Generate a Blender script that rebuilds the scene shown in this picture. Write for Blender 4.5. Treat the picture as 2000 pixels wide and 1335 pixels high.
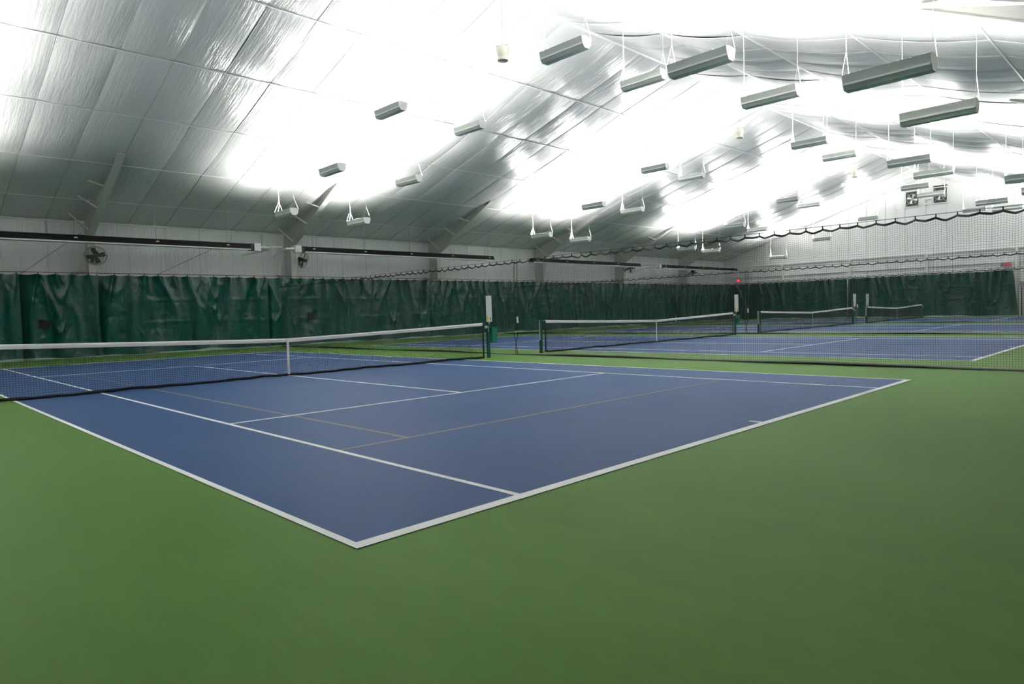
import bpy, math, random
import numpy as np
from mathutils import Vector, Matrix
for o in list(bpy.data.objects): bpy.data.objects.remove(o)
S = bpy.context.scene
COL = S.collection
R = random.Random(11)

# ------------------------------------------------------------------ camera, world, exposure, light levels
CAM = (-2.0458, -3.4388, 1.3569); YAW, PITCH, ROLL, FPX = 0.7964, -0.0437, -0.0295, 1316.675
d = Vector((math.cos(YAW)*math.cos(PITCH), math.sin(YAW)*math.cos(PITCH), math.sin(PITCH)))
r0 = Vector((math.sin(YAW), -math.cos(YAW), 0)); u0 = r0.cross(d)
c_, s_ = math.cos(ROLL), math.sin(ROLL)
rt = c_*r0 + s_*u0; up = -s_*r0 + c_*u0
cam = bpy.data.objects.new('camera', bpy.data.cameras.new('camera')); COL.objects.link(cam)
cam.matrix_world = Matrix(((rt.x, up.x, -d.x, CAM[0]), (rt.y, up.y, -d.y, CAM[1]), (rt.z, up.z, -d.z, CAM[2]), (0, 0, 0, 1)))
cam.data.sensor_width = 36; cam.data.lens = FPX*36/2000; cam.data.clip_end = 300; cam.data.clip_start = 0.05
S.camera = cam
w = bpy.data.worlds.new('world'); S.world = w; w.use_nodes = True
w.node_tree.nodes['Background'].inputs[0].default_value = (0.02, 0.02, 0.02, 1)
S.view_settings.view_transform = 'Standard'; S.view_settings.look = 'None'
S.view_settings.gamma = 1; S.view_settings.use_curve_mapping = False
S.view_settings.exposure = 0.0
LAMP_W = 405.0
LAMP_COL = (1.0, 0.985, 0.955)

# ------------------------------------------------------------------ material helpers
def mat(name, col, rough=0.6, spec=0.5, metal=0.0, coat=0.0, emit=None, es=0.0):
    m = bpy.data.materials.new(name); m.use_nodes = True
    b = m.node_tree.nodes['Principled BSDF']
    b.inputs['Base Color'].default_value = (*col, 1); b.inputs['Roughness'].default_value = rough
    b.inputs['Metallic'].default_value = metal; b.inputs['Specular IOR Level'].default_value = spec
    b.inputs['Coat Weight'].default_value = coat
    if emit: b.inputs['Emission Color'].default_value = (*emit, 1); b.inputs['Emission Strength'].default_value = es
    return m
def nd(m, t, **kw):
    n = m.node_tree.nodes.new(t)
    for k, v in kw.items():
        if hasattr(n, k): setattr(n, k, v)
        else: n.inputs[k].default_value = v
    return n
def lk(m, a, b): m.node_tree.links.new(a, b)
def bs(m): return m.node_tree.nodes['Principled BSDF']
def noise(m, scale3, sc, detail=3, rough=0.55):
    g = nd(m, 'ShaderNodeNewGeometry'); mp = nd(m, 'ShaderNodeMapping'); mp.inputs['Scale'].default_value = scale3
    lk(m, g.outputs['Position'], mp.inputs['Vector'])
    n = nd(m, 'ShaderNodeTexNoise'); n.inputs['Scale'].default_value = sc; n.inputs['Detail'].default_value = detail
    n.inputs['Roughness'].default_value = rough
    lk(m, mp.outputs[0], n.inputs['Vector']); return n
def ramp(m, src, stops):
    r = nd(m, 'ShaderNodeValToRGB'); e = r.color_ramp.elements
    while len(e) < len(stops): e.new(0.5)
    for i, (p, c) in enumerate(stops):
        e[i].position = p; e[i].color = (*c, 1) if len(c) == 3 else c
    lk(m, src, r.inputs[0]); return r
def bump(m, hs, strength, dist, prev=None):
    b = nd(m, 'ShaderNodeBump'); b.inputs['Strength'].default_value = strength; b.inputs['Distance'].default_value = dist
    lk(m, hs, b.inputs['Height'])
    if prev: lk(m, prev.outputs[0], b.inputs['Normal'])
    return b
def court_mat(name, c1, c2, rough):
    m = mat(name, c1, rough, 0.035)
    n = noise(m, (1, 1, 1), 0.35, 5); n2 = noise(m, (2.5, 0.5, 1), 1.6, 5, 0.65)
    mx = nd(m, 'ShaderNodeMath', operation='ADD'); lk(m, n.outputs[0], mx.inputs[0]); lk(m, n2.outputs[0], mx.inputs[1])
    h = nd(m, 'ShaderNodeMath', operation='MULTIPLY'); lk(m, mx.outputs[0], h.inputs[0]); h.inputs[1].default_value = 0.5
    r = ramp(m, h.outputs[0], [(0.35, c1), (0.65, c2)]); lk(m, r.outputs[0], bs(m).inputs['Base Color'])
    f = noise(m, (1, 1, 1), 260, 2); b = bump(m, f.outputs[0], 0.25, 0.002)
    lk(m, b.outputs[0], bs(m).inputs['Normal'])
    rr = nd(m, 'ShaderNodeMapRange'); rr.inputs[3].default_value = rough-0.07; rr.inputs[4].default_value = rough+0.07
    lk(m, n2.outputs[0], rr.inputs[0]); lk(m, rr.outputs[0], bs(m).inputs['Roughness'])
    return m
M = {}
M['green'] = court_mat('green_acrylic', (0.056, 0.124, 0.025), (0.076, 0.154, 0.036), 0.52)
M['blue'] = court_mat('blue_acrylic', (0.026, 0.056, 0.134), (0.038, 0.073, 0.160), 0.48)
M['line'] = mat('white_line_paint', (0.90, 0.90, 0.88), 0.5, 0.3)
M['brown'] = mat('faded_brown_line', (0.105, 0.092, 0.085), 0.6)
# glossy reinforced insulation facing: creases run across the sheet's width direction
def liner(name, col, sc_long, rough, coat, bs1, bs2):
    m = mat(name, col, rough, 0.5, coat=coat)
    bs(m).inputs['Coat Roughness'].default_value = 0.12
    a = noise(m, sc_long, 3.0, 4, 0.6); b = noise(m, sc_long, 11.0, 3, 0.6); c = noise(m, (1, 1, 1), 1.1, 3)
    b1 = bump(m, c.outputs[0], 0.5, bs1*1.2); b2 = bump(m, a.outputs[0], 0.8, bs1, b1); b3 = bump(m, b.outputs[0], 0.7, bs2, b2)
    lk(m, b3.outputs[0], bs(m).inputs['Normal'])
    lk(m, b3.outputs[0], bs(m).inputs['Coat Normal'])
    return m
M['ceil'] = liner('ceiling_facing', (0.70, 0.71, 0.705), (3.2, 0.22, 0.22), 0.32, 0.9, 0.028, 0.008)
M['wall'] = liner('wall_facing', (0.95, 0.95, 0.93), (2.6, 2.6, 0.25), 0.40, 0.45, 0.11, 0.025)
M['endwall'] = liner('end_wall_facing', (0.88, 0.88, 0.87), (1.0, 1.4, 0.3), 0.5, 0.2, 0.02, 0.004)
M['strap'] = mat('strap_white', (0.88, 0.89, 0.88), 0.45)
M['steel'] = mat('cream_painted_steel', (0.62, 0.62, 0.58), 0.5)
n_ = noise(M['steel'], (1, 1, 0.4), 2.0, 4); r_ = ramp(M['steel'], n_.outputs[0], [(0.3, (0.58, 0.575, 0.535)), (0.7, (0.67, 0.665, 0.63))]); lk(M['steel'], r_.outputs[0], bs(M['steel']).inputs['Base Color'])
M['white'] = mat('white_enamel', (0.78, 0.79, 0.77), 0.4)
M['lampbody'] = mat('lamp_housing_enamel', (0.60, 0.63, 0.60), 0.38)
M['lampwhite'] = mat('lamp_white', (0.85, 0.86, 0.84), 0.4)
M['tube'] = mat('lamp_tube_glass', (0.9, 0.9, 0.9), 0.3, emit=LAMP_COL, es=6.0)
M['cord'] = mat('white_cord', (0.78, 0.78, 0.76), 0.6)
M['cream'] = mat('cream_plastic', (0.66, 0.645, 0.55), 0.4)
M['grey'] = mat('grey_metal', (0.35, 0.36, 0.36), 0.4, metal=0.3)
M['dark'] = mat('black_paint', (0.008, 0.008, 0.008), 0.55)
M['hood'] = mat('black_heater_hood', (0.006, 0.006, 0.006), 0.7, 0.2)
M['alu'] = mat('aluminium', (0.86, 0.87, 0.88), 0.3, metal=0.7)
M['fan'] = mat('olive_fan_metal', (0.085, 0.09, 0.06), 0.45)
M['wire'] = mat('fan_guard_wire', (0.16, 0.17, 0.14), 0.4, metal=0.3)
M['netblack'] = mat('black_net_cord', (0.012, 0.013, 0.013), 0.7)
M['netband'] = mat('black_vinyl_band', (0.010, 0.011, 0.012), 0.35)
M['postgreen'] = mat('green_post_paint', (0.006, 0.055, 0.036), 0.35)
M['bin'] = mat('teal_plastic', (0.006, 0.115, 0.085), 0.45)
M['headband'] = mat('white_canvas_band', (0.78, 0.74, 0.74), 0.8)
nn = noise(M['headband'], (1, 1, 1), 30, 3); bb = bump(M['headband'], nn.outputs[0], 0.5, 0.004); lk(M['headband'], bb.outputs[0], bs(M['headband']).inputs['Normal'])
M['yellow'] = mat('yellow_tag', (0.75, 0.45, 0.04), 0.5)
M['hem'] = mat('dusty_vinyl_hem', (0.16, 0.24, 0.19), 0.55)
M['red'] = mat('exit_red_light', (0.5, 0.01, 0.02), 0.4, emit=(1.0, 0.05, 0.10), es=1.6)
M['redmatt'] = mat('dull_red_sign', (0.42, 0.10, 0.12), 0.5)
M['signgrey'] = mat('grey_sign', (0.13, 0.13, 0.15), 0.5)
M['darkfan'] = mat('dark_fan_interior', (0.05, 0.055, 0.05), 0.6)
# curtain vinyl
m = mat('green_curtain_vinyl', (0.002, 0.040, 0.026), 0.25, 0.36); M['curtain'] = m
a = noise(m, (1.6, 1.6, 1.0), 3.0, 4, 0.6); b = noise(m, (1, 1, 1), 9.0, 3, 0.6)
sp = nd(m, 'ShaderNodeNewGeometry'); xyz = nd(m, 'ShaderNodeSeparateXYZ'); lk(m, sp.outputs['Position'], xyz.inputs[0])
b1 = bump(m, a.outputs[0], 0.6, 0.055); b2 = bump(m, b.outputs[0], 0.5, 0.012, b1)
lk(m, b2.outputs[0], bs(m).inputs['Normal'])
r = ramp(m, a.outputs[0], [(0.3, (0.001, 0.034, 0.024)), (0.75, (0.002, 0.050, 0.035))]); lk(m, r.outputs[0], bs(m).inputs['Base Color'])

# ------------------------------------------------------------------ mesh helpers
class MB:
    def __init__(s): s.v = []; s.f = []
    def add(s, vs, fs):
        o = len(s.v); s.v += [tuple(v) for v in vs]; s.f += [tuple(i+o for i in f) for f in fs]; return s
    def box(s, x0, x1, y0, y1, z0, z1):
        vs = [(x, y, z) for z in (z0, z1) for y in (y0, y1) for x in (x0, x1)]
        return s.add(vs, [(0, 2, 3, 1), (4, 5, 7, 6), (0, 1, 5, 4), (2, 6, 7, 3), (0, 4, 6, 2), (1, 3, 7, 5)])
    def tube(s, p, q, r, n=6, cap=True):
        p = Vector(p); q = Vector(q); a = (q-p)
        if a.length < 1e-6: return s
        a.normalize(); b = a.orthogonal().normalized(); c = a.cross(b)
        vs = []
        for e in (p, q):
            for k in range(n):
                t = 2*math.pi*k/n; vs.append(e + b*math.cos(t)*r + c*math.sin(t)*r)
        fs = [(k, (k+1) % n, n+(k+1) % n, n+k) for k in range(n)]
        if cap: fs += [tuple(range(n-1, -1, -1)), tuple(range(n, 2*n))]
        return s.add(vs, fs)
    def path(s, pts, r, n=5):
        pts = [Vector(p) for p in pts]; k = len(pts); vs = []
        b = None
        for i, p in enumerate(pts):
            a = (pts[min(i+1, k-1)]-pts[max(i-1, 0)]).normalized()
            if b is None: b = a.orthogonal().normalized()
            b = (b - a*a.dot(b)).normalized(); c = a.cross(b)
            for j in range(n):
                t = 2*math.pi*j/n; vs.append(p + b*math.cos(t)*r + c*math.sin(t)*r)
        fs = [(i*n+j, i*n+(j+1) % n, (i+1)*n+(j+1) % n, (i+1)*n+j) for i in range(k-1) for j in range(n)]
        fs += [tuple(range(n-1, -1, -1)), tuple(range((k-1)*n, k*n))]
        return s.add(vs, fs)
    def prism(s, poly, axis, a, b):
        # poly 2D points in the other two axes (order kept), extruded on axis from a to b
        def P(t, uv):
            if axis == 0: return (t, uv[0], uv[1])
            if axis == 1: return (uv[0], t, uv[1])
            return (uv[0], uv[1], t)
        n = len(poly); vs = [P(a, p) for p in poly] + [P(b, p) for p in poly]
        return s.add(vs, [(k, (k+1) % n, n+(k+1) % n, n+k) for k in range(n)] + [tuple(range(n-1, -1, -1)), tuple(range(n, 2*n))])
    def lathe(s, prof, n=24, c=(0, 0, 0)):
        k = len(prof); vs = []
        for (r, z) in prof:
            for j in range(n):
                t = 2*math.pi*j/n; vs.append((c[0]+r*math.cos(t), c[1]+r*math.sin(t), c[2]+z))
        return s.add(vs, [(i*n+j, i*n+(j+1) % n, (i+1)*n+(j+1) % n, (i+1)*n+j) for i in range(k-1) for j in range(n)])
    def mesh(s, name, m=None, smooth=False):
        me = bpy.data.meshes.new(name); me.from_pydata([tuple(v) for v in s.v], [], s.f); me.update()
        if m: me.materials.append(m)
        if smooth: me.polygons.foreach_set('use_smooth', [True]*len(me.polygons))
        return me
    def ob(s, name, m, parent=None, smooth=False, kind=None):
        return link(name, s.mesh(name, m, smooth), parent, kind)
def link(name, me, parent=None, kind=None, loc=None):
    o = bpy.data.objects.new(name, me); COL.objects.link(o)
    if parent: o.parent = parent
    if kind: o['kind'] = kind
    if loc: o.location = loc
    return o
def tag(o, label, cat, group=None):
    o['label'] = label; o['category'] = cat
    if group: o['group'] = group
    return o
def thing(name, label, cat, loc=(0, 0, 0), rz=0, group=None):
    o = bpy.data.objects.new(name, None); COL.objects.link(o); o.location = loc; o.rotation_euler = (0, 0, rz); o.empty_display_size = 0.2
    return tag(o, label, cat, group)
def dup(root, loc, rz, label, group=None):
    r = root.copy(); COL.objects.link(r); r.location = loc; r.rotation_euler = (0, 0, rz); r['label'] = label
    if group: r['group'] = group
    for ch in list(root.children):
        c = ch.copy(); COL.objects.link(c); c.parent = r
        for g in ch.children:
            e = g.copy(); COL.objects.link(e); e.parent = c
    return r
def grid_mesh(name, P, m, smooth=True):
    # P: array (nu, nv, 3)
    nu, nv = P.shape[:2]
    idx = np.arange(nu*nv).reshape(nu, nv)
    q = np.stack([idx[:-1, :-1], idx[1:, :-1], idx[1:, 1:], idx[:-1, 1:]], -1).reshape(-1, 4)
    me = bpy.data.meshes.new(name); me.from_pydata(P.reshape(-1, 3).tolist(), [], q.tolist()); me.update()
    me.materials.append(m)
    if smooth: me.polygons.foreach_set('use_smooth', [True]*len(me.polygons))
    return me

# ------------------------------------------------------------------ building constants
XA, XB = -4.4, 61.3            # near and far end walls
YL, YRW = 30.3, -5.4            # left and right walls
YR, ZR = 12.16, 11.46           # ridge
SLL, SLR = 0.31, 0.325
def roofz(y): return ZR-SLL*(y-YR) if y > YR else ZR-SLR*(YR-y)
ZEL, ZER = roofz(YL), roofz(YRW)

# ------------------------------------------------------------------ floor and courts
fl = MB().box(XA-0.2, XB+0.2, YRW-0.2, YL+0.2, -0.2, 0).ob('floor', M['green']); fl['kind'] = 'structure'
# courts: (x lines, posts)
courts = [
    ([0, 1.40, 5.42, 9.45, 10.87], (-0.93, 11.80)),
    ([15.40, 16.68, 20.70, 24.88, 26.27], (14.15, 27.40)),
    ([30.66, 31.95, 36.05, 40.20, 41.60], (29.80, 42.75)),
    ([45.97, 47.35, 51.40, 55.40, 56.75], (45.06, 57.60)),
]
YN, Y0, YS1, YS2, Y1 = 11.75, 0.0, 5.45, 18.2, 24.0
def slab(x0, x1, y0, y1, z, name, m, parent): return MB().box(x0, x1, y0, y1, 0.0005, z).ob(name, m, parent)
for ci, (xs, posts) in enumerate(courts):
    slab(xs[0], xs[4], Y0, Y1, 0.003, 'court_surface', M['blue'], fl)
    W = 0.055
    def vline(x, y0, y1, w_=W): slab(x, x+w_, y0, y1, 0.006, 'court_line', M['line'], fl)
    def hline(y, x0, x1, w_=W): slab(x0, x1, y, y+w_, 0.006, 'court_line', M['line'], fl)
    vline(xs[0], Y0, Y1); vline(xs[4]-W, Y0, Y1)
    vline(xs[1], Y0+0.1, Y1-0.1); vline(xs[3]-W, Y0+0.1, Y1-0.1)
    hline(Y0, xs[0]+W, xs[4]-W, 0.10); hline(Y1-0.1, xs[0]+W, xs[4]-W, 0.10)
    hline(YS1, xs[1]+W, xs[3]-W); hline(YS2, xs[1]+W, xs[3]-W)
    vline(xs[2]-W/2, YS1+W, YS2)
    vline(xs[2]-W/2, Y0+0.1, Y0+0.25); vline(xs[2]-W/2, Y1-0.25, Y1-0.1)
# faded junior-court lines on the first court
for (a, b, c, e) in ((1.46, 9.38, 2.675, 2.735), (2.275, 2.335, 2.735, 5.44), (2.275, 2.335, 5.52, 18.18), (1.46, 9.38, 20.7, 20.75)):
    MB().box(a, b, c, e, 0.0005, 0.0045).ob('faded_line', M['brown'], fl)

# ------------------------------------------------------------------ shell: roof deck, walls with liner sheets
deck = MB()
deck.prism([(YR, ZR+0.25), (YL+0.4, ZEL+0.12), (YL+0.4, ZEL+0.35), (YR, ZR+0.5)], 0, XA-0.2, XB+0.4)
deck.prism([(YR, ZR+0.25), (YR, ZR+0.5), (YRW-0.4, ZER+0.35), (YRW-0.4, ZER+0.12)], 0, XA-0.2, XB+0.4)
ceil = deck.ob('ceiling', M['white']); ceil['kind'] = 'structure'
SX = 1.54; X0S = 5.5
strapsL = [15.5, 18.8, 22.0, 25.3, 28.3]; strapsR = [9.2, 6.37, 3.2, 0.15, -2.9]
def sheet(variant, left):
    rr = random.Random(variant*7+left)
    ys = ([YR]+strapsL+[YL]) if left else ([YR]+strapsR+[YRW])
    us = [0, 0.0, 0.02, 0.10, 0.22, 0.36, 0.5, 0.64, 0.78, 0.90, 0.98, 1.0]
    rows = []
    ax = 0.05 if left else 0.045; ay = 0.05 if left else 0.15
    for i in range(len(ys)-1):
        nseg = 9
        A = ay*rr.uniform(0.7, 1.3)
        for k in range(nseg + (1 if i == len(ys)-2 else 0)):
            t = k/nseg; y = ys[i]+(ys[i+1]-ys[i])*t; z0 = roofz(y)
            sag = A*(4*t*(1-t))
            row = []
            for j, uu in enumerate(us):
                px = math.sin(math.pi*uu)**0.7 if 0 < uu < 1 else 0
                z = z0 - sag*(0.65+0.35*px) - ax*px*(0.35+0.65*(4*t*(1-t))**0.5) - 0.01*px*math.sin(uu*9+variant+3*t)
                if j == 0: z -= 0.018
                row.append((uu*SX + (0.006 if j == 0 else 0), y, z))
            rows.append(row)
    P = np.array(rows)
    if not left: P = P[:, ::-1]
    return grid_mesh('ceiling_sheet', P, M['ceil'])
shL = [sheet(v, 1) for v in range(6)]; shR = [sheet(v, 0) for v in range(6)]
k0 = math.floor((XA-X0S)/SX); k1 = math.ceil((XB-X0S)/SX)
for k in range(k0, k1):
    link('ceiling_sheet', R.choice(shL), ceil, loc=(X0S+k*SX, 0, 0))
    link('ceiling_sheet', R.choice(shR), ceil, loc=(X0S+k*SX, 0, 0))
for y in strapsL+strapsR:
    z = roofz(y)-0.02
    MB().box(XA, XB, y-0.022, y+0.022, z-0.02, z).ob('strap', M['strap'], ceil)
MB().box(XA, XB, YR-0.06, YR+0.06, ZR-0.05, ZR-0.03).ob('ridge_strap', M['strap'], ceil)

# left wall
wl = MB().box(XA-0.2, XB+0.2, YL+0.12, YL+0.3, -0.1, ZEL+0.3).ob('wall_left', M['white']); wl['kind'] = 'structure'
wr = MB().box(XA-0.2, XB+0.2, YRW-0.3, YRW-0.12, -0.1, ZER+0.3).ob('wall_right', M['white']); wr['kind'] = 'structure'
def wsheet(variant, H):
    rr = random.Random(900+variant)
    nu, nv = 20, 16; P = np.zeros((nu+2, nv+1, 3))
    ph = [rr.uniform(0, 6.28) for _ in range(6)]
    for i in range(nu+2):
        uu = 0 if i == 0 else (i-1)/nu
        for j in range(nv+1):
            t = j/nv
            dpt = 0.045*math.sin(math.pi*uu)**0.6 + 0.012*math.sin(uu*13+ph[0]+t*1.5)*math.sin(math.pi*uu) + 0.008*math.sin(uu*31+ph[1]-t*3)*math.sin(math.pi*uu)
            if i == 0: dpt = 0.03
            P[i, j] = (uu*SX, -dpt, t*H)
    return P
HL = ZEL+0.05
wsl = [grid_mesh('wall_sheet', wsheet(v, HL), M['wall']) for v in range(5)]
for k in range(k0, k1):
    link('wall_sheet', R.choice(wsl), wl, loc=(X0S+k*SX, YL, 0))
HRr = ZER+0.05
def flip(P):
    Q = P.copy(); Q[..., 1] *= -1; return Q[::-1]
wsr = [grid_mesh('wall_sheet', flip(wsheet(v+9, HRr)), M['wall']) for v in range(2)]
for k in range(k0, k1): link('wall_sheet', R.choice(wsr), wr, loc=(X0S+k*SX, YRW, 0))
# eave angle where liner meets wall, brace rods on the left wall
MB().box(XA, XB, YL-0.10, YL-0.03, ZEL-0.10, ZEL-0.04).ob('eave_trim', M['strap'], wl)
MB().tube((2.35, YL-0.14, 3.0), (5.2, YL-0.14, 5.3), 0.012).ob('brace_rod', M['grey'], wl)
MB().tube((2.35+9.2, YL-0.14, 5.3), (5.6, YL-0.14, 2.3), 0.012).ob('brace_rod', M['grey'], wl)

# end walls
def gable(x0, x1, name):
    poly = [(YL+0.3, -0.1), (YL+0.3, ZEL+0.2), (YR, ZR+0.4), (YRW-0.3, ZER+0.2), (YRW-0.3, -0.1)]
    o = MB().prism(poly, 0, x0, x1).ob(name, M['white']); o['kind'] = 'structure'; return o
wb = gable(XB+0.12, XB+0.3, 'wall_back'); wf = gable(XA-0.3, XA-0.12, 'wall_front')
# upper end-wall liner sheets (proud), sloping band, lower sheets
ES = 1.49
ybreaks = [YL - i*ES for i in range(25)]
ybreaks = [y for y in ybreaks if y > YRW] + [YRW]
for i in range(len(ybreaks)-1):
    ya, yb = ybreaks[i], ybreaks[i+1]
    rr = random.Random(i+50)
    nu = 10
    for (za, zb, xa, xb, nm) in ((5.15, None, XB-0.12, XB-0.12, 'wall_sheet'), (4.12, 5.15, XB+0.05, XB-0.10, 'girt_band_sheet'), (0.0, 4.12, XB-0.05, XB-0.05, 'wall_sheet')):
        nv = 8 if zb is None else 3
        P = np.zeros((nu+2, nv+1, 3))
        for a in range(nu+2):
            uu = 0 if a == 0 else (a-1)/nu
            y = ya+(yb-ya)*uu
            top = roofz(y)+0.02 if zb is None else zb
            for b in range(nv+1):
                t = b/nv
                dpt = 0.03*math.sin(math.pi*uu)**0.6 + 0.006*math.sin(uu*11+i)*math.sin(math.pi*uu)
                if a == 0: dpt = 0.02
                P[a, b] = (xa+(xb-xa)*t-dpt, y, za+(top-za)*t)
        link(nm, grid_mesh(nm, P, M['endwall']), wb)
MB().box(XB-0.22, XB-0.12, YRW, YL-0.1, 5.10, 5.17).ob('ledge_trim', M['white'], wb)
MB().box(XB-0.20, XB-0.02, YRW, YL-0.1, 4.06, 4.12).ob('ledge_trim', M['white'], wb)
for y in (24.28, 18.23, 12.28, 6.30, 0.4):
    MB().box(XB-0.32, XB-0.10, y-0.11, y+0.11, 0, 5.1).ob('wall_post', M['white'], wb)
MB().box(XB-0.17, XB-0.13, 18.18, 18.30, 5.17, roofz(18.2)-0.1).ob('wall_seam', M['strap'], wb)
# doors in the far wall beyond the curtain end
dr = MB().box(XB-0.30, XB-0.12, 3.6, 6.02, 0, 2.35).ob('door_1', M['dark']); dr['kind'] = 'structure'
MB().box(XB-0.36, XB-0.28, 5.86, 5.94, 0, 2.2).ob('door_frame', M['white'], dr)
MB().box(XB-0.36, XB-0.28, 3.6, 6.10, 2.2, 2.55).ob('door_header', M['grey'], dr)
MB().box(XB-0.36, XB-0.28, 6.02, 6.14, 0, 2.2).ob('door_frame', M['white'], dr)
MB().box(XB-0.36, XB-0.28, 4.55, 4.65, 0, 2.2).ob('door_frame', M['white'], dr)

# ------------------------------------------------------------------ rigid frames (column + knee + haunch + flange braces)
FX = [5.36, 14.42, 23.92, 33.45, 43.0, 52.6]
ords = ['first', 'second', 'third', 'fourth', 'fifth', 'sixth']
def frame(x, left, label):
    t = thing('steel_column', label, 'column', (x, YL-0.3 if left else YRW+0.3, 0), 0, 'rigid frame columns along the ' + ('left' if left else 'right') + ' wall')
    oy = t.location.y
    if left: wall, knee, tip, kz, tz = YL-0.03, 29.32, 24.35, 5.12, roofz(24.35)-0.08
    else: wall, knee, tip, kz, tz = YRW+0.03, -4.35, 0.75, 5.05, roofz(0.75)-0.30
    zw = (ZEL if left else ZER)-0.06
    y_ = lambda v: v-oy
    web = [(y_(wall), 0), (y_(knee), 0), (y_(knee), kz), (y_(tip), tz), (y_(tip), tz+0.05), (y_(wall), zw)]
    MB().prism(web, 0, -0.01, 0.01).ob('web', M['steel'], t)
    sg = -1 if left else 1
    MB().box(-0.14, 0.14, min(y_(knee), y_(knee)+sg*0.02), max(y_(knee), y_(knee)+sg*0.02), 0, kz).ob('column_flange', M['steel'], t)
    dy, dz = tip-knee, tz-kz; L = math.hypot(dy, dz); ny, nz = -dz/L, dy/L
    if nz > 0: ny, nz = -ny, -nz
    P = [(y_(knee), kz), (y_(tip), tz), (y_(tip)+ny*0.02, tz+nz*0.02), (y_(knee)+ny*0.02, kz+nz*0.02)]
    MB().prism(P, 0, -0.14, 0.14).ob('haunch_flange', M['steel'], t)
    MB().box(-0.13, 0.13, min(y_(knee), y_(wall)), max(y_(knee), y_(wall)), kz-0.01, kz+0.01).ob('stiffener', M['steel'], t)
    for f in (0.06, 0.36, 0.62):
        yb, zb = knee+dy*f, kz+dz*f
        top = Vector((-0.75, y_(yb-sg*0.45*(1 if left else 1)), roofz(yb)-0.12))
        top.z = min(top.z, zb+0.75)
        a = Vector((-0.12, y_(yb), zb+0.02)); a2 = top
        dirv = (a2-a); side = dirv.cross(Vector((0, 0, 1))).normalized()*0.03
        mb = MB(); mb.tube(a, a2, 0.045, 4); mb.ob('flange_brace', M['steel'], t)
    if left:
        MB().box(-0.55, -0.14, y_(YL-0.28), y_(YL-0.12), 3.60, 3.66).ob('girt_clip', M['steel'], t)
        MB().box(0.14, 0.40, y_(YL-0.28), y_(YL-0.12), 3.62, 3.68).ob('girt_clip', M['steel'], t)
    return t
for x, nm in zip(FX, ords):
    frame(x, True, 'cream steel column with sloping haunch on the left wall, %s' % (nm + ('' if 'behind' in nm else ' from the near end')))
for x, nm in zip(FX, ords):
    frame(x, False, 'cream steel column with sloping haunch on the right wall, %s' % (nm + ('' if 'behind' in nm else ' from the near end')))

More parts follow.
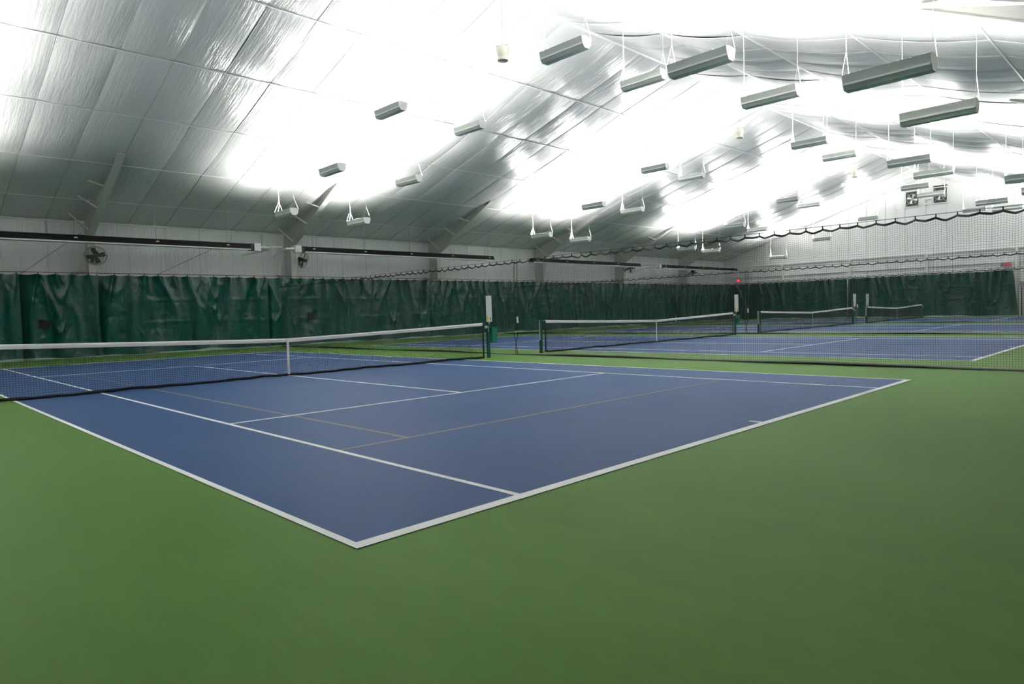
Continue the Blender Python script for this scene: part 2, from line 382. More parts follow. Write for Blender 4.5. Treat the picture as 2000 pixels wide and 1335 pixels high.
# ------------------------------------------------------------------ green curtains
def curtain(label, s0, s1, axis, base, H, seed, holes=(), slack=1.0, res=0.05, tail=0.0, gap=0.32, group='green vinyl backdrop curtains'):
    # axis 'x': hangs along x at y=base (faces -y); axis 'y': hangs along y at x=base (faces -x); axis 'r': along x facing +y
    rr = random.Random(seed)
    Ls = abs(s1-s0); n = max(8, int(Ls/res)); nz = 46
    s = np.linspace(0, Ls, n)[:, None]; zf = np.linspace(0, 1, nz)[None, :]; z = zf*H
    D = np.zeros((n, nz))
    # broad pleats
    for wl_, am in ((3.1, 0.06), (1.45, 0.055), (0.82, 0.028), (0.43, 0.010)):
        p1, p2 = rr.uniform(0, 6.28), rr.uniform(0, 6.28)
        warp = 0.9*np.sin(s*0.9/wl_+p2)+0.5*np.sin(z*1.1+p1)
        q = np.sin(2*np.pi*s/wl_+p1+warp)
        D += am*slack*(np.abs(q)**0.7*np.sign(q))*(0.30+0.70*(1-zf)**0.6)
    hk = 0.60
    D += 0.04*np.cos(2*np.pi*s/hk)*np.exp(-((1-zf)*H)/0.35)
    dep = (1-zf)*H
    # pulled ridges running down from the hooks
    for i in range(int(Ls*2.6)):
        sc = round(rr.uniform(0, Ls)/hk)*hk; m_ = rr.choice((-1, 1))*rr.uniform(0.03, 0.6); w_ = rr.uniform(0.04, 0.11); ln = rr.uniform(0.6, 3.2); a_ = rr.uniform(0.04, 0.14)*slack
        cx = sc + m_*dep*(1-0.14*dep); u_ = (s-cx)/(w_*(1+0.35*dep))
        side = np.where(u_ > 0, 1.0, 1.0/rr.uniform(1.0, 3.0))
        D += a_*np.exp(-np.abs(u_*side)**1.3)*np.exp(-(dep/ln)**2)
    # swags hanging between two hooks
    for i in range(int(Ls*0.8)):
        sc = rr.uniform(0, Ls); wd = rr.uniform(0.22, 0.75); dp = rr.uniform(0.3, 2.6); a_ = rr.uniform(0.03, 0.075)*slack
        arc = dp*np.clip(1-((s-sc)/wd)**2, 0, 1)
        D += a_*np.exp(-np.abs((dep-arc)/np.where(dep > arc, 0.10, 0.24))**1.6)*np.clip(1-((s-sc)/wd)**2, 0, 1)**0.5
    # fold creases from packing (horizontal)
    for zc in (H*0.69, H*0.40):
        D += 0.022*np.exp(-((z-zc)/0.03)**2)*(0.5+0.5*np.sin(s*1.7+seed))
    # crumples
    for i in range(int(Ls*7)):
        sc = rr.uniform(0, Ls); zc = rr.uniform(0.05, 0.95)*H; a_ = rr.uniform(-0.035, 0.035); wx = rr.uniform(0.06, 0.16)
        D += 1.3*a_*np.exp(-((s-sc)/wx)**2-((z-zc-(s-sc)*rr.uniform(-2, 2))/0.09)**2)
    # the joints between curtains fall back into dark gaps
    D -= gap*np.exp(-(s/0.20)**2)
    D = D+(0.03-D)*np.exp(-((s-Ls)/0.12)**2)*0.8
    lim = np.full((n, 1), -0.36)
    if axis == 'x':
        for fx_ in FX: lim = np.maximum(lim, -0.36+0.22*np.exp(-(np.maximum(0, np.abs(s0+s-fx_)-0.35)/0.25)**2))
    D = np.maximum(D, lim)
    for (sx, sz, sw, sh) in holes:
        msk = 1/(1+(np.abs((s0+s-sx)/(sw*0.75))**6+np.abs((z-sz)/(sh*0.75))**6))
        D = D*(1-msk)+0.03*msk
    bottom = 0.03+0.03*np.sin(s*1.1+seed)+0.02*np.sin(s*3.1)
    z = bottom*(1-zf)+z
    z = z - (0.025*(0.5-0.5*np.cos(2*np.pi*s/hk)))*(zf**8)
    D = D + 0.10*(1-zf)**6*(0.4+0.6*np.sin(s*2.3+seed))    # hem kicks out on the floor
    D = D - D.mean()*0 
    ss = s0+(s1-s0)/Ls*s + tail*(1-zf)*(s/Ls)**12 + 0*z
    P = np.zeros((n, nz, 3))
    if axis == 'x': P[..., 0] = ss; P[..., 1] = base-D
    elif axis == 'r': P[..., 0] = ss; P[..., 1] = base+D
    elif axis == 'y': P[..., 1] = ss; P[..., 0] = base-D
    else: P[..., 1] = ss; P[..., 0] = base+D
    P[..., 2] = z
    mid = (s0+s1)/2
    loc = (mid, base, 0) if axis in 'xr' else (base, mid, 0)
    P -= np.array(loc)
    t = thing('backdrop_curtain', label, 'curtain', loc, 0, group)
    link('curtain_sheet', grid_mesh('curtain_sheet', P, M['curtain']), t)
    # dusty hem strip lying along the foot
    h = P[:, :2].copy(); off = np.array([0, -1.0, 0]) if axis == 'x' else (np.array([0, 1.0, 0]) if axis == 'r' else np.array([-1.0 if axis == 'y' else 1.0, 0, 0]))
    h2 = np.stack([h[:, 0]+off*0.012 + np.array([0, 0, 0.035]), h[:, 0]+off*0.05, h[:, 0]+off*0.09], 1)
    h2[:, 2, 2] = 0.006; h2[:, 1, 2] = 0.03+0*h2[:, 1, 2]
    link('bottom_hem', grid_mesh('bottom_hem', h2, M['hem']), t)
    hb = MB(); k = 0.0
    while k <= Ls:
        j = min(n-1, int(k/Ls*(n-1))); p = P[j, -1]
        hb.box(p[0]-0.012, p[0]+0.012, p[1]-0.012, p[1]+0.012, p[2]-0.01, p[2]+0.07); k += hk
    hb.ob('hooks', M['dark'], t, kind='stuff')
    for (sx, sz, sw, sh) in holes:
        fx = sx-mid
        MB().box(fx-sw/2, fx+sw/2, -0.09, -0.050, sz-sh/2, sz+sh/2).ob('pocket_flap', M['hood'], t)
    return t
YC = 29.08; HC = 3.44
edges = [(-3.9, 2.75, 'near end of the left wall', 1), (2.75, 5.45, 'narrow, below the first wall fan', 2), (5.45, 12.85, 'wide, below the first long tube heater', 3),
         (12.85, 27.85, 'widest, behind the net of the nearest court', 4), (27.85, 38.8, 'behind the near end of the second net', 5), (38.8, 42.7, 'narrow, behind the second net centre', 6),
         (42.7, 50.05, 'behind the far half of the second net', 7), (50.05, 60.28, 'last on the left wall before the far corner', 8)]
holes = {2: [(3.5, 1.45, 0.36, 0.33)], 4: [(15.15, 1.47, 0.36, 0.36)], 6: [(40.6, 1.6, 0.34, 0.34)]}
for a, b_, nm, sd in edges:
    curtain('dark green wrinkled vinyl curtain, %s' % nm, a, b_, 'x', YC, HC, sd, holes.get(sd, ()), res=0.045 if b_ < 45 else 0.07, gap=0.32 if b_ < 60 else 0.02)
curtain('dark green vinyl curtain on the far wall, left half', 29.32, 18.3, 'y', XB-0.72, HC, 21, slack=0.7, res=0.07, gap=0.04)
curtain('dark green vinyl curtain on the far wall, right half ending at the doors', 18.3, 6.45, 'y', XB-0.75, HC, 25, slack=0.9, res=0.06, tail=-0.35)
curtain('dark green vinyl curtain along the right wall', -4.1, 60, 'r', -4.25, HC, 31, res=0.12)
curtain('dark green vinyl curtain on the near end wall', 28.6, -3.6, 'n', XA+0.5, HC, 41, res=0.12)
tag(MB().tube((-4.2, YC, HC+0.085), (60.0, YC, HC+0.085), 0.012).ob('curtain_cable', M['dark']), 'thin dark cable carrying the green curtains along the left wall', 'cable')
tag(MB().tube((XB-0.75, 28.9, HC+0.085), (XB-0.75, 6.1, HC+0.085), 0.012).ob('curtain_cable', M['dark']), 'thin dark cable carrying the green curtains on the far wall', 'cable')

# ------------------------------------------------------------------ uplight fixtures
def lamp_proto():
    t = thing('strip_uplight', '', 'lamp')
    L = 0.70
    prof = [(-0.20, 0.13), (-0.155, -0.015), (-0.165, -0.03), (-0.165, -0.05), (-0.10, -0.135), (0.10, -0.135), (0.165, -0.05), (0.165, -0.03), (0.155, -0.015), (0.20, 0.13),
            (0.192, 0.13), (0.145, -0.01), (-0.145, -0.01), (-0.192, 0.13)]
    h = MB(); n = len(prof)
    vs = [(x, -L, z) for x, z in prof] + [(x, L, z) for x, z in prof]
    h.add(vs, [(k, (k+1) % n, n+(k+1) % n, n+k)[::-1] for k in range(n)])
    ho = h.ob('housing', M['lampbody'], t)
    tr = MB()
    for sx in (-1, 1): tr.box(sx*0.172-0.008, sx*0.172+0.008, -L, L, -0.056, -0.026)
    tr.ob('trim_strip', M['lampwhite'], t)
    cp = [(-0.195, 0.135), (-0.16, -0.03), (-0.09, -0.13), (0.09, -0.13), (0.16, -0.03), (0.195, 0.135), (0.08, 0.16), (-0.08, 0.16)]
    for sy in (-1, 1):
        MB().prism(cp, 1, min(sy*L, sy*(L+0.012)), max(sy*L, sy*(L+0.012))).ob('end_cap', M['lampwhite'], t)
    for x in (-0.105, -0.035, 0.035, 0.105):
        MB().tube((x, -L+0.04, 0.035), (x, L-0.04, 0.035), 0.013, 8).ob('lamp_tube', M['tube'], t)
    g = MB()
    for k in range(7):
        y = -L+0.1+k*(2*L-0.2)/6
        g.tube((-0.19, y, 0.135), (0.19, y, 0.135), 0.006, 4)
    for x in (-0.1, 0.0, 0.1): g.tube((x, -L, 0.135), (x, L, 0.135), 0.005, 4)
    g.ob('wire_guard', M['lampwhite'], t)
    return t
LP = lamp_proto()
rows = [
    (-0.4, {0: (0.45, 5.35), 1: (4.15, 6.57), 2: (7.9, 7.95), 3: (15.6, 8.2), 4: (19.5, 6.92), 5: (23.4, 5.74)}),
    (11.2, {0: (0.45, 5.34), 1: (4.10, 6.54), 2: (7.88, 7.91), 3: (15.57, 8.19), 4: (19.51, 6.90), 5: (23.36, 5.75)}),
    (15.0, {0: (0.58, 5.38), 1: (4.30, 6.64), 2: (8.13, 8.05), 3: (15.94, 8.33), 4: (19.90, 6.99), 5: (23.93, 5.73)}),
    (26.6, {0: (0.60, 5.40), 1: (4.26, 6.57), 2: (7.92, 7.97), 3: (15.43, 8.21), 4: (19.30, 6.91), 5: (23.14, 5.70)}),
    (30.4, {0: (0.70, 5.42), 1: (4.38, 6.61), 2: (8.10, 8.01), 3: (15.64, 8.28), 4: (19.50, 6.99), 5: (23.42, 5.70)}),
    (42.0, {0: (0.60, 5.35), 1: (4.45, 6.52), 2: (8.10, 7.87), 3: (15.46, 8.14), 4: (19.19, 6.87), 5: (22.98, 5.63)}),
    (45.8, {0: (0.60, 5.35), 1: (4.40, 6.52), 2: (8.23, 7.85), 3: (15.63, 8.16), 4: (19.38, 6.89), 5: (23.14, 5.65)}),
    (57.4, {0: (0.60, 5.35), 1: (4.40, 6.50), 2: (8.27, 7.88), 3: (15.55, 8.13), 4: (19.22, 6.81), 5: (22.99, 5.56)}),
]
rown = ['beside the camera', 'nearest visible row', 'second row', 'third row', 'fourth row', 'fifth row', 'sixth row', 'farthest row by the end wall']
coln = ['lowest on the right slope', 'middle of the right slope', 'highest on the right slope', 'highest on the left slope', 'middle of the left slope', 'lowest on the left slope']
arL = bpy.data.lights.new('uplight_glow', 'AREA'); arL.shape = 'RECTANGLE'; arL.size = 0.34; arL.size_y = 1.34; arL.energy = LAMP_W; arL.color = LAMP_COL; arL.spread = math.radians(157)
first = True; lamps = []
for (x, cols), rn in zip(rows, rown):
    for ci, (y, z) in cols.items():
        rz_ = R.uniform(-0.015, 0.015)
        lb = 'hanging strip uplight, %s, %s' % (coln[ci], rn)
        if first: t = LP; t.location = (x, y, z); t['label'] = lb; t['group'] = 'strip uplights hanging under the roof'; first = False
        else: t = dup(LP, (x, y, z), rz_, lb)
        t.rotation_euler = (0, 0, rz_); lamps.append((t, x, y, z, ci))
for t, x, y, z, ci in lamps:
    al = bpy.data.objects.new('lamp_glow', arL); COL.objects.link(al); al.parent = t; al.location = (0, 0, 0.095); al.rotation_euler = (math.pi, 0, 0)
    for sy in (-1, 1):
        zt = roofz(y+sy*0.70)-0.06-z
        mb = MB()
        top = Vector((0, sy*0.70, zt)); j = Vector((0.01*sy, sy*0.70, 0.62))
        mb.tube(top, j, 0.006, 5); mb.tube(j, (-0.19, sy*0.71, 0.12), 0.004, 4); mb.tube(j, (0.19, sy*0.71, 0.12), 0.004, 4)
        mb.ob('cord', M['cord'], t)
        if ci >= 2 and sy == 1:
            MB().path([(0.015, sy*0.70, zt), (0.03, sy*0.72, 1.0), (0.05, sy*0.73, 0.5), (-0.02, sy*0.73, 0.16)], 0.012, 5).ob('power_cable', M['cord'], t)

# ------------------------------------------------------------------ pendants under the ridge
for i, (x, z) in enumerate(((13.12, 9.56), (28.8, 9.62), (44.2, 9.58))):
    t = thing('pendant_loudspeaker', 'cream cylindrical loudspeaker hanging on a thin cable under the ridge, %s' % ('nearest', 'second', 'farthest')[i], 'speaker', (x, 12.1, z), 0.6, 'cream pendant loudspeakers under the ridge')
    MB().lathe([(0.0, 0.21), (0.12, 0.21), (0.185, 0.17), (0.185, -0.05), (0.165, -0.12), (0.15, -0.17), (0.175, -0.20), (0.178, -0.25), (0.165, -0.25), (0.155, -0.2), (0.14, -0.19)], 28).ob('body', M['cream'], t, True)
    MB().lathe([(0.0, -0.205), (0.15, -0.205)], 28).ob('grille', M['grey'], t)
    mb = MB(); mb.box(-0.03, 0.03, -0.197, -0.185, 0.0, 0.24); mb.box(-0.03, 0.03, 0.185, 0.197, 0.0, 0.24); mb.box(-0.03, 0.03, -0.197, 0.197, 0.235, 0.25); mb.box(-0.02, 0.02, -0.02, 0.02, 0.25, 0.33)
    mb.ob('bracket', M['cream'], t)
    MB().path([(0, 0, 0.33), (0.0, -0.01, 0.8), (-0.02, 0.0, 1.3), (0, 0, ZR-0.05-z)], 0.008, 5).ob('cable', M['grey'], t)

# ------------------------------------------------------------------ tube heaters along the left wall
def heater(label, x0, x1, burner, y=28.0, z=4.80):
    t = thing('tube_heater', label, 'heater', ((x0+x1)/2, y, z), 0, 'black radiant tube heaters on the left wall')
    cx = (x0+x1)/2; a, b_ = x0-cx, x1-cx
    P = [(-0.19, -0.10), (-0.12, 0.15), (0.12, 0.15), (0.19, -0.10), (0.18, -0.10), (0.11, 0.14), (-0.11, 0.14), (-0.18, -0.10)]
    MB().prism(P, 0, a, b_).ob('reflector_hood', M['hood'], t)
    MB().box(a, b_, -0.21, -0.19, -0.150, -0.100).ob('painted_lit_lip', M['lampwhite'], t)  # white strips paint in the light caught along the reflector's lower edges
    MB().box(a, b_, 0.19, 0.21, -0.150, -0.100).ob('painted_lit_lip', M['lampwhite'], t)
    MB().tube((a, 0, -0.02), (b_, 0, -0.02), 0.05, 12).ob('burner_tube', M['dark'], t)
    n = int((x1-x0)/3.0)
    for k in range(n+1):
        xx = a+0.5+k*3.0
        if xx > b_: break
        MB().box(xx-0.05, xx+0.06, -0.20, 0.20, 0.02, 0.06).ob('hanger_bracket', M['white'], t)
        MB().tube((xx, 0, 0.10), (xx, 0, roofz(y)-0.15-z), 0.008, 4).ob('hanger_chain', M['grey'], t)
    if burner:
        e = b_ if burner > 0 else a; s = burner
        MB().box(min(e, e+s*0.18), max(e, e+s*0.18), -0.16, 0.16, -0.16, 0.16).ob('end_box', M['dark'], t)
        MB().box(min(e+s*0.18, e+s*0.50), max(e+s*0.18, e+s*0.50), -0.18, 0.18, -0.17, 0.18).ob('burner_box', M['white'], t)
        MB().tube((e+s*0.5, 0, 0.02), (e+s*0.92, 0, 0.0), 0.075, 14).ob('air_inlet_duct', M['alu'], t)
        MB().path([(e+s*0.92, 0, 0), (e+s*1.05, 0.15, -0.02), (e+s*0.80, 1.1, -0.12), (e+s*0.55, 2.15, -0.2)], 0.06, 10).ob('vent_pipe', M['alu'], t)
    return t
heater('long black tube heater starting at the left edge, nearest on the left wall', -2.0, 11.55, 1)
heater('long black tube heater behind the first net, second on the left wall', 14.30, 27.2, -1)
heater('long black tube heater seen through the divider net, third on the left wall', 30.7, 43.2, 0)
heater('long black tube heater ending near the far corner, fourth on the left wall', 46.3, 59.3, -1)
tag(MB().tube((12.64, 28.0, 4.86), (13.2, 28.0, 4.86), 0.03, 8).ob('gas_pipe', M['white']), 'white pipe joining the first two tube heaters', 'pipe')
tag(MB().tube((43.3, 28.0, 4.84), (45.5, 28.0, 4.92), 0.03, 8).ob('gas_pipe', M['grey']), 'grey pipe joining the third and fourth tube heaters', 'pipe')

# ------------------------------------------------------------------ wall fans
def wall_fan(label, x, y, z, yaw, tilt, rad=0.41):
    t = thing('wall_fan', label, 'fan', (x, 29.3, z), 0, 'olive wall fans on the columns')
    rot = Matrix.Rotation(yaw, 4, 'Z') @ Matrix.Rotation(tilt, 4, 'X')
    hd = Vector((0, y-29.3, 0))
    def tr(mb):
        mb.v = [tuple(rot @ Vector(v) + hd) for v in mb.v]; return mb
    # fan axis along local -y
    g = MB()
    for (r_g, yy) in ((rad, 0), (rad*0.97, -0.06), (rad*0.97, 0.07), (rad*0.72, -0.10), (rad*0.72, 0.12), (rad*0.45, -0.12), (rad*0.2, -0.13)):
        pts = [(r_g*math.cos(2*math.pi*k/28), yy, r_g*math.sin(2*math.pi*k/28)) for k in range(29)]
        g.path(pts, 0.009 if r_g == rad else 0.004, 4)
    for k in range(16):
        a_ = 2*math.pi*k/16; c, s = math.cos(a_), math.sin(a_)
        g.path([(0.03*c, -0.13, 0.03*s), (rad*0.72*c, -0.10, rad*0.72*s), (rad*c, 0, rad*s), (rad*0.72*c, 0.12, rad*0.72*s), (0.1*c, 0.15, 0.1*s)], 0.003, 3)
    tr(g).ob('guard', M['wire'], t)
    for k in range(4):
        bl = MB(); a_ = math.pi/2*k+0.22; nseg = 5; ring = []
        for i in range(nseg+1):
            rr_ = 0.06+(rad*0.86-0.06)*i/nseg; wd = 0.05+0.045*math.sin(min(1, i/nseg*1.2)*math.pi*0.6)
            for sgn in (-1, 1):
                tw = 0.35*sgn*wd
                ring.append((rr_*math.cos(a_)-sgn*wd*math.sin(a_), tw*0.6, rr_*math.sin(a_)+sgn*wd*math.cos(a_)))
        bl.add(ring, [(2*i, 2*i+1, 2*i+3, 2*i+2) for i in range(nseg)])
        tr(bl).ob('blade', M['fan'], t)
    hb = MB(); hb.tube((0, -0.06, 0), (0, 0.05, 0), 0.07, 14); tr(hb).ob('hub', M['fan'], t)
    mo = MB(); mo.tube((0, 0.05, 0), (0, 0.27, 0), 0.095, 14); tr(mo).ob('motor', M['dark'], t)
    e = rot @ Vector((0, 0.2, -0.02)) + hd
    MB().path([e, e+Vector((0, 0.05, -0.12)), (0, -0.02, -0.15), (0, 0.02, -0.15)], 0.025, 6).ob('arm', M['fan'], t)
    MB().box(-0.06, 0.06, -0.03, 0.0, -0.25, 0.0).ob('mount_plate', M['fan'], t)
    return t
wall_fan('round olive wall fan facing the court, under the first heater', 5.36, 28.70, 4.22, -0.30, 0.50)
wall_fan('round olive wall fan turned to the right, on the second column', 14.72, 28.85, 4.36, 1.60, 0.25, 0.44)
wall_fan('round olive wall fan turned to the left, fifth column seen through net', 43.0, 28.75, 4.62, -0.7, 0.3)
wall_fan('round olive wall fan seen edge-on, sixth column seen through net', 52.75, 28.75, 4.50, 1.5, 0.6)

# ------------------------------------------------------------------ tennis nets
def tennis_net(label, p0, p1, strapx, seed):
    rr = random.Random(seed)
    t = thing('tennis_net', label, 'net', (p0, YN, 0), 0, 'tennis nets across the courts')
    W = p1-p0; a, b_ = 0.22, W-0.20; sx = strapx-p0
    def top(x):
        if x < sx: f = (sx-x)/sx
        else: f = (x-sx)/(W-sx)
        return 0.895+0.175*f**1.15
    ms = MB(); st = 0.045; th = 0.0022
    n = int((b_-a)/st)
    for i in range(n+1):
        x = a+(b_-a)*i/n; z1 = top(x)-0.04
        w1 = 0.004*math.sin(x*5+seed)
        vs = [(x-th, w1, 0.03), (x+th, w1, 0.03), (x, w1+2*th, 0.03), (x-th, 0, z1), (x+th, 0, z1), (x, 2*th, z1)]
        ms.add(vs, [(0, 1, 4, 3), (1, 2, 5, 4), (2, 0, 3, 5)])
    for j in range(1, 23):
        f = j/23.0; pts = []
        k = 28
        o = len(ms.v); vs = []; fs = []
        for i in range(k+1):
            x = a+(b_-a)*i/k; zt = top(x)-0.04; z = 0.03+(zt-0.03)*f + 0.002*math.sin(x*3+j)
            vs += [(x, -th, z-th), (x, -th, z+th), (x, th, z)]
        for i in range(k):
            for q in range(3): fs.append((3*i+q, 3*i+(q+1) % 3, 3*i+3+(q+1) % 3, 3*i+3+q))
        ms.add(vs, fs)
    ms.ob('net_mesh', M['netblack'], t, kind='stuff')
    hb = MB(); k = 60; P = np.zeros((k+1, 7, 3))
    for i in range(k+1):
        x = a+0.01+(b_-a-0.02)*i/k; z = top(x); wv = 0.003*math.sin(x*4.1+seed)
        for q, (yy, zz) in enumerate(((0.010, -0.085), (0.014, -0.04), (0.009, -0.004), (0, 0.004), (-0.009, -0.004), (-0.014, -0.04), (-0.010, -0.085))):
            P[i, q] = (x, yy+wv, z+zz)
    link('headband', grid_mesh('headband', P, M['headband']), t)
    MB().box(sx-0.028, sx+0.028, -0.022, -0.016, 0.0, 0.90).ob('center_strap', M['headband'], t)
    for x, sg in ((a, 1), (b_, -1)):
        MB().box(x-0.022, x+0.022, -0.012, 0.012, 0.02, top(x)-0.02).ob('side_band', M['netband'], t)
    bb = MB(); k = 120; P = np.zeros((k+1, 5, 3))
    for i in range(k+1):
        x = a+(b_-a)*i/k; z = 0.035+0.012*math.sin(x*2.3+seed)+0.006*math.sin(x*9.1); yy = 0.02*math.sin(x*1.3+seed)+0.01*math.sin(x*7)
        for q, (dy, dz) in enumerate(((0.02, 0.03), (0.03, -0.01), (0.0, -0.03), (-0.035, -0.015), (-0.02, 0.03))): P[i, q] = (x, yy+dy, max(0.004, z+dz))
    link('bottom_band', grid_mesh('bottom_band', P, M['netband']), t)
    for x, sg in ((0, 1), (W, -1)):
        po = MB(); po.box(x-0.04, x+0.04, -0.04, 0.04, 0, 1.06); po.box(x-0.045, x+0.045, -0.045, 0.045, 1.06, 1.075)
        p_ = po.ob('post', M['postgreen'], t)
        MB().tube((x, -0.0, 1.05), (x+sg*0.24, 0, top(a)-0.01), 0.008, 5).ob('net_cable', M['dark'], t)
        if sg > 0: MB().box(x-0.060, x-0.042, -0.02, 0.02, 0.42, 1.07).ob('cable_channel', M['alu'], p_)
        else:
            cr = MB(); cr.box(x-0.10, x-0.04, -0.03, 0.03, 0.90, 0.98); cr.tube((x-0.07, -0.03, 0.94), (x-0.07, -0.10, 0.94), 0.012, 6); cr.tube((x-0.07, -0.10, 0.94), (x-0.07, -0.10, 0.80), 0.010, 6)
            cr.ob('crank', M['alu'], p_)
        for zz in (0.25, 0.5, 0.75): MB().tube((x, 0, zz), (x+sg*0.21, 0, zz), 0.003, 4).ob('lacing', M['netblack'], t)
    return t
cn = ['nearest court, with white headband crossing the picture from the left edge', 'second court, behind the first divider net', 'third court, two dividers away', 'fourth court by the far wall']
stx = [5.34, 20.87, 36.33, 51.35]
for i, (xs, ps) in enumerate(courts): tennis_net('tennis net of the %s' % cn[i], ps[0], ps[1], stx[i], i+1)

# score boards and bins on posts
def score(label, x, y, rz, z0=1.10):
    t = thing('score_board', label, 'scoreboard', (x, y, z0), rz, 'white score boards on the net posts')
    MB().box(-0.085, 0.085, -0.012, 0.012, 0, 0.78).ob('board', M['white'], t)
    MB().box(-0.02, 0.02, -0.01, 0.02, -0.06, 0.05).ob('bracket', M['grey'], t)
    nb = MB()
    for k in range(13):
        for c in (-0.045, 0.0, 0.045): nb.box(c-0.007, c+0.007, -0.0135, -0.012, 0.20+k*0.043, 0.215+k*0.043)
    nb.ob('number_tiles', M['signgrey'], t, kind='stuff')
    MB().box(-0.075, -0.02, -0.016, -0.012, 0.03, 0.17).ob('yellow_marker', M['yellow'], t)
    mk = MB(); mk.box(0.03, 0.06, -0.018, -0.012, 0.03, 0.07); mk.box(0.03, 0.06, -0.018, -0.012, 0.09, 0.13); mk.ob('black_marker', M['dark'], t)
    return t
score('white upright score board on the far post of the nearest net', 11.80, YN-0.062-0.012, -0.75)
score('white upright score board on the far post of the second net', 27.42, YN-0.062-0.012, -0.75)
score('white upright score board on the far post of the third net', 42.75, YN-0.062-0.012, -0.75)
score('white upright score board on the near post of the fourth net', 45.06, YN-0.062-0.012, -0.75)
def bin_(label, x):
    t = thing('waste_bin', label, 'bin', (x, YN, 0.46), 0, 'green bins on the net posts')
    v = MB(); a, b_ = 0.085, 0.105
    vs = [(-a, -a, 0), (a, -a, 0), (a, a, 0), (-a, a, 0), (-b_, -b_, 0.47), (b_, -b_, 0.47), (b_, b_, 0.47), (-b_, b_, 0.47), (-b_+.008, -b_+.008, 0.47), (b_-.008, -b_+.008, 0.47), (b_-.008, b_-.008, 0.47), (-b_+.008, b_-.008, 0.47), (-a+.008, -a+.008, 0.01), (a-.008, -a+.008, 0.01), (a-.008, a-.008, 0.01), (-a+.008, a-.008, 0.01)]
    f = [(0, 3, 2, 1)]
    for q in range(4):
        w_ = (q+1) % 4; f += [(q, w_, 4+w_, 4+q), (4+q, 4+w_, 8+w_, 8+q), (8+q, 8+w_, 12+w_, 12+q)]
    f.append((12, 13, 14, 15)); v.add(vs, f); v.ob('bucket', M['bin'], t)
    MB().box(-0.15, -0.085, -0.02, 0.02, 0.36, 0.44).ob('hanger', M['dark'], t)
    return t
bin_('small green bin hung on the far post of the nearest net', 11.992)
bin_('small green bin hung on the far post of the second net', 27.59)
bin_('small green bin hung on the far post of the third net', 42.942)

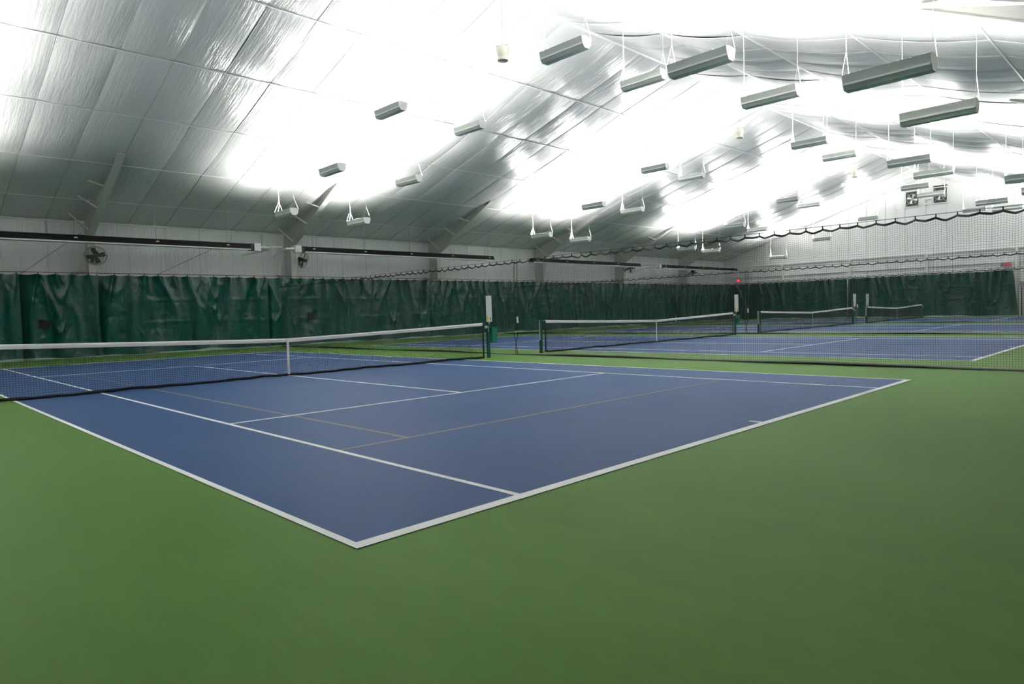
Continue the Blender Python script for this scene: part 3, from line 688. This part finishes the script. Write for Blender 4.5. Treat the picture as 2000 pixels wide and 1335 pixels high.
# ------------------------------------------------------------------ divider nets
def divider(label, X, seed, ya=-3.75, yb=28.58, ropeY=11.8):
    rr = random.Random(seed)
    t = thing('divider_net', label, 'net', (X, ropeY, 0), 0, 'black divider nets between the courts')
    Lr = yb-ya; cl = 0.36; nc = int(Lr/cl)
    sag = [rr.uniform(0.02, 0.075) for _ in range(nc+1)]; skew = [rr.uniform(0.3, 0.7) for _ in range(nc+1)]
    def topz(y):
        k = (y-ya)/cl; i = min(nc, int(k)); f = k-i; s_ = skew[i]
        g = f/s_ if f < s_ else (1-f)/(1-s_)
        return 2.985-sag[i]*min(1, g)**0.8
    def botz(y): return 0.03+0.012*math.sin(y*1.7+seed)
    def wob(y, z): return 0.035*math.sin(y*1.3+seed)*math.sin(z)+0.02*math.sin(y*3.7+z*1.9)
    ms = MB(); st = 0.045; th = 0.0017
    n = int(Lr/st); y0 = ropeY
    for i in range(n+1):
        y = ya+st*i; vs = []; fs = []; k = 5
        for j in range(k+1):
            zz = botz(y)+(topz(y)-botz(y))*j/k; xx = wob(y, zz); yy = y-y0+0.012*math.sin(zz*2.1+y*2.0)
            vs += [(xx-th, yy-th, zz), (xx-th, yy+th, zz), (xx+th, yy, zz)]
        for j in range(k):
            for q in range(3): fs.append((3*j+q, 3*j+(q+1) % 3, 3*j+3+(q+1) % 3, 3*j+3+q))
        ms.add(vs, fs)
    m_ = 65; step = 0.18; kk = int(Lr/step)
    for j in range(1, m_):
        f = j/m_; vs = []; fs = []
        for i in range(kk+1):
            y = ya+step*i; b0 = botz(y); t0 = topz(y) if f > 0.8 else 2.95
            zz = b0+(t0-b0)*f; xx = wob(y, zz)
            vs += [(xx-th, y-y0, zz-th), (xx-th, y-y0, zz+th), (xx+th, y-y0, zz)]
        for i in range(kk):
            for q in range(3): fs.append((3*i+q, 3*i+(q+1) % 3, 3*i+3+(q+1) % 3, 3*i+3+q))
        ms.add(vs, fs)
    ms.ob('net_mesh', M['netblack'], t, kind='stuff')
    st2 = 0.06; k = int(Lr/st2); P = np.zeros((k+1, 2, 3)); 
    for i in range(k+1):
        y = ya+st2*i; zt = topz(y); xx = wob(y, zt); tw = 0.010*math.sin(y*8.0+seed)
        P[i, 0] = (xx-0.004, y-y0, zt-0.040); P[i, 1] = (xx+tw, y-y0, zt+0.005)
    o = link('top_band', grid_mesh('top_band', P, M['netband']), t)
    P = np.zeros((k+1, 4, 3))
    for i in range(k+1):
        y = ya+st2*i; b0 = botz(y); xx = 0.05*math.sin(y*0.7+seed)+0.02*math.sin(y*2.9)
        hh = 0.035+0.02*math.sin(y*0.9+seed*2)
        P[i, 0] = (xx+0.03, y-y0, 0.006); P[i, 1] = (xx-0.03, y-y0, 0.006); P[i, 2] = (xx-0.03, y-y0, hh); P[i, 3] = (xx, y-y0, hh+0.02)
    link('bottom_band', grid_mesh('bottom_band', P, M['netband']), t)
    MB().path([(0, ya-y0-0.2, 3.04), (0, -6, 3.035), (0, 0, 3.03), (0, 8, 3.035), (0, yb-y0+0.3, 3.06)], 0.006, 5).ob('support_cable', M['dark'], t)
    cb = MB()
    for i in range(nc+1):
        y = ya+cl*i-y0; cb.box(-0.008, 0.008, y-0.010, y+0.010, 2.96, 3.045)
    cb.ob('clips', M['dark'], t, kind='stuff')
    for q, dy in enumerate((0.0, 0.13)):
        pts = [(-0.06, dy, 3.0), (-0.08, dy+0.02, 2.2), (-0.07, dy, 1.3), (-0.10-0.05*q, dy+0.04*q, 0.75), (-0.09+0.03*q, dy+0.14*(1-q), 0.3), (-0.07, dy+0.22*(1-q)-0.05, 0.02)]
        MB().path(pts, 0.012, 6).ob('pull_rope', M['netband'], t)
    MB().tube((-0.09, 0.02, 1.02), (-0.085, 0.03, 1.22), 0.035, 10).ob('rope_toggle', M['white'], t)
    return t
divider('tall black divider net between the nearest and second courts', 13.25, 3)
divider('tall black divider net between the second and third courts', 28.55, 5, ropeY=11.6)
divider('tall black divider net between the third and fourth courts', 44.1, 7, ropeY=11.9)

# ------------------------------------------------------------------ far wall equipment
def exhaust(label, y, z, louvre):
    t = thing('exhaust_fan', label, 'fan', (XB-0.16, y, z), 0, 'exhaust fans high in the end gable')
    w_, h_ = 0.47, 0.60
    fr = MB()
    for (a, b_, c, e) in ((-w_-0.05, w_+0.05, h_, h_+0.06), (-w_-0.05, w_+0.05, -h_-0.06, -h_), (-w_-0.05, -w_, -h_, h_), (w_, w_+0.05, -h_, h_)): fr.box(-0.10, 0.0, a, b_, c, e)
    fr.ob('frame', M['white'], t)
    MB().box(-0.012, 0.0, -w_, w_, -h_, h_).ob('back_plate', M['darkfan'], t)
    rg = MB(); pts = [(-0.05, 0.40*math.cos(2*math.pi*k/28), 0.40*math.sin(2*math.pi*k/28)) for k in range(29)]; rg.path(pts, 0.02, 5); rg.ob('venturi_ring', M['grey'], t)
    st = MB()
    for s in (-1, 1): st.tube((-0.08, -w_, -h_*s), (-0.08, w_, h_*s), 0.018, 5)
    st.ob('cross_strut', M['grey'], t)
    MB().tube((-0.10, 0, 0), (-0.02, 0, 0), 0.09, 12).ob('motor', M['grey'], t)
    for k in range(4):
        a_ = k*math.pi/2+0.4; c, s = math.cos(a_), math.sin(a_)
        MB().add([(-0.03, 0.05*c+0.04*s, 0.05*s-0.04*c), (-0.045, 0.37*c+0.13*s, 0.37*s-0.13*c), (-0.02, 0.37*c-0.06*s, 0.37*s+0.06*c), (-0.02, 0.05*c-0.04*s, 0.05*s+0.04*c)], [(0, 1, 2, 3)]).ob('blade', M['alu'], t)
    if louvre: MB().box(-0.05, -0.0, -w_-0.02, w_+0.02, h_+0.10, h_+0.17).ob('louvre_slot', M['dark'], t)
exhaust('square exhaust fan high in the gable, left of the pair', 13.33, 9.74, False)
exhaust('square exhaust fan high in the gable, right of the pair, with dark slot above', 11.32, 9.78, True)
t = thing('wall_bracket_lamp', 'small grey bracket device between the two gable exhaust fans', 'lamp', (XB-0.16, 12.30, 9.30))
MB().box(-0.04, 0, -0.35, 0.15, 0.20, 0.24).ob('bracket', M['grey'], t)
MB().tube((-0.10, 0, 0.24), (-0.10, 0, -0.1), 0.03, 8).ob('stem', M['grey'], t)
MB().lathe([(0, 0.10), (0.08, 0.08), (0.12, 0.0), (0.08, -0.08), (0, -0.10)], 14, (-0.14, 0, -0.15)).ob('head', M['alu'], t, True)
# exit sign near the far left corner
def text(body, size, m, parent, loc, rot):
    cu = bpy.data.curves.new('lettering', 'FONT'); cu.body = body; cu.size = size; cu.align_x = 'CENTER'; cu.align_y = 'CENTER'; cu.extrude = 0.004
    o = bpy.data.objects.new('lettering', cu); COL.objects.link(o); o.rotation_euler = rot
    bpy.context.view_layer.update()
    dg = bpy.context.evaluated_depsgraph_get(); me = bpy.data.meshes.new_from_object(o.evaluated_get(dg)); bpy.data.objects.remove(o)
    me.materials.clear(); me.materials.append(m)
    q = bpy.data.objects.new('lettering', me); COL.objects.link(q); q.parent = parent; q.location = loc; q.rotation_euler = rot; return q
t = thing('exit_sign', 'glowing red EXIT sign above the curtain in the far left corner', 'sign', (XB-0.30, 28.66, 3.84))
MB().box(-0.03, 0.05, -0.20, 0.20, -0.15, 0.15).ob('sign_box', M['signgrey'], t)
MB().box(-0.036, -0.031, -0.17, 0.17, -0.12, 0.12).ob('lit_panel', M['red'], t)
text('EXIT', 0.17, M['white'], t, (-0.042, 0, 0), (math.pi/2, 0, -math.pi/2))
t = thing('wall_sign', 'small red and grey sign above the right end of the far curtain', 'sign', (XB-0.42, 6.95, 3.90))
MB().box(0, 0.10, -0.35, 0.35, -0.17, 0.17).ob('sign_box', M['white'], t)
MB().box(-0.012, 0, -0.33, 0.14, -0.15, 0.15).ob('red_panel', M['redmatt'], t)
MB().box(-0.012, 0, 0.15, 0.33, -0.15, 0.15).ob('grey_panel', M['signgrey'], t)
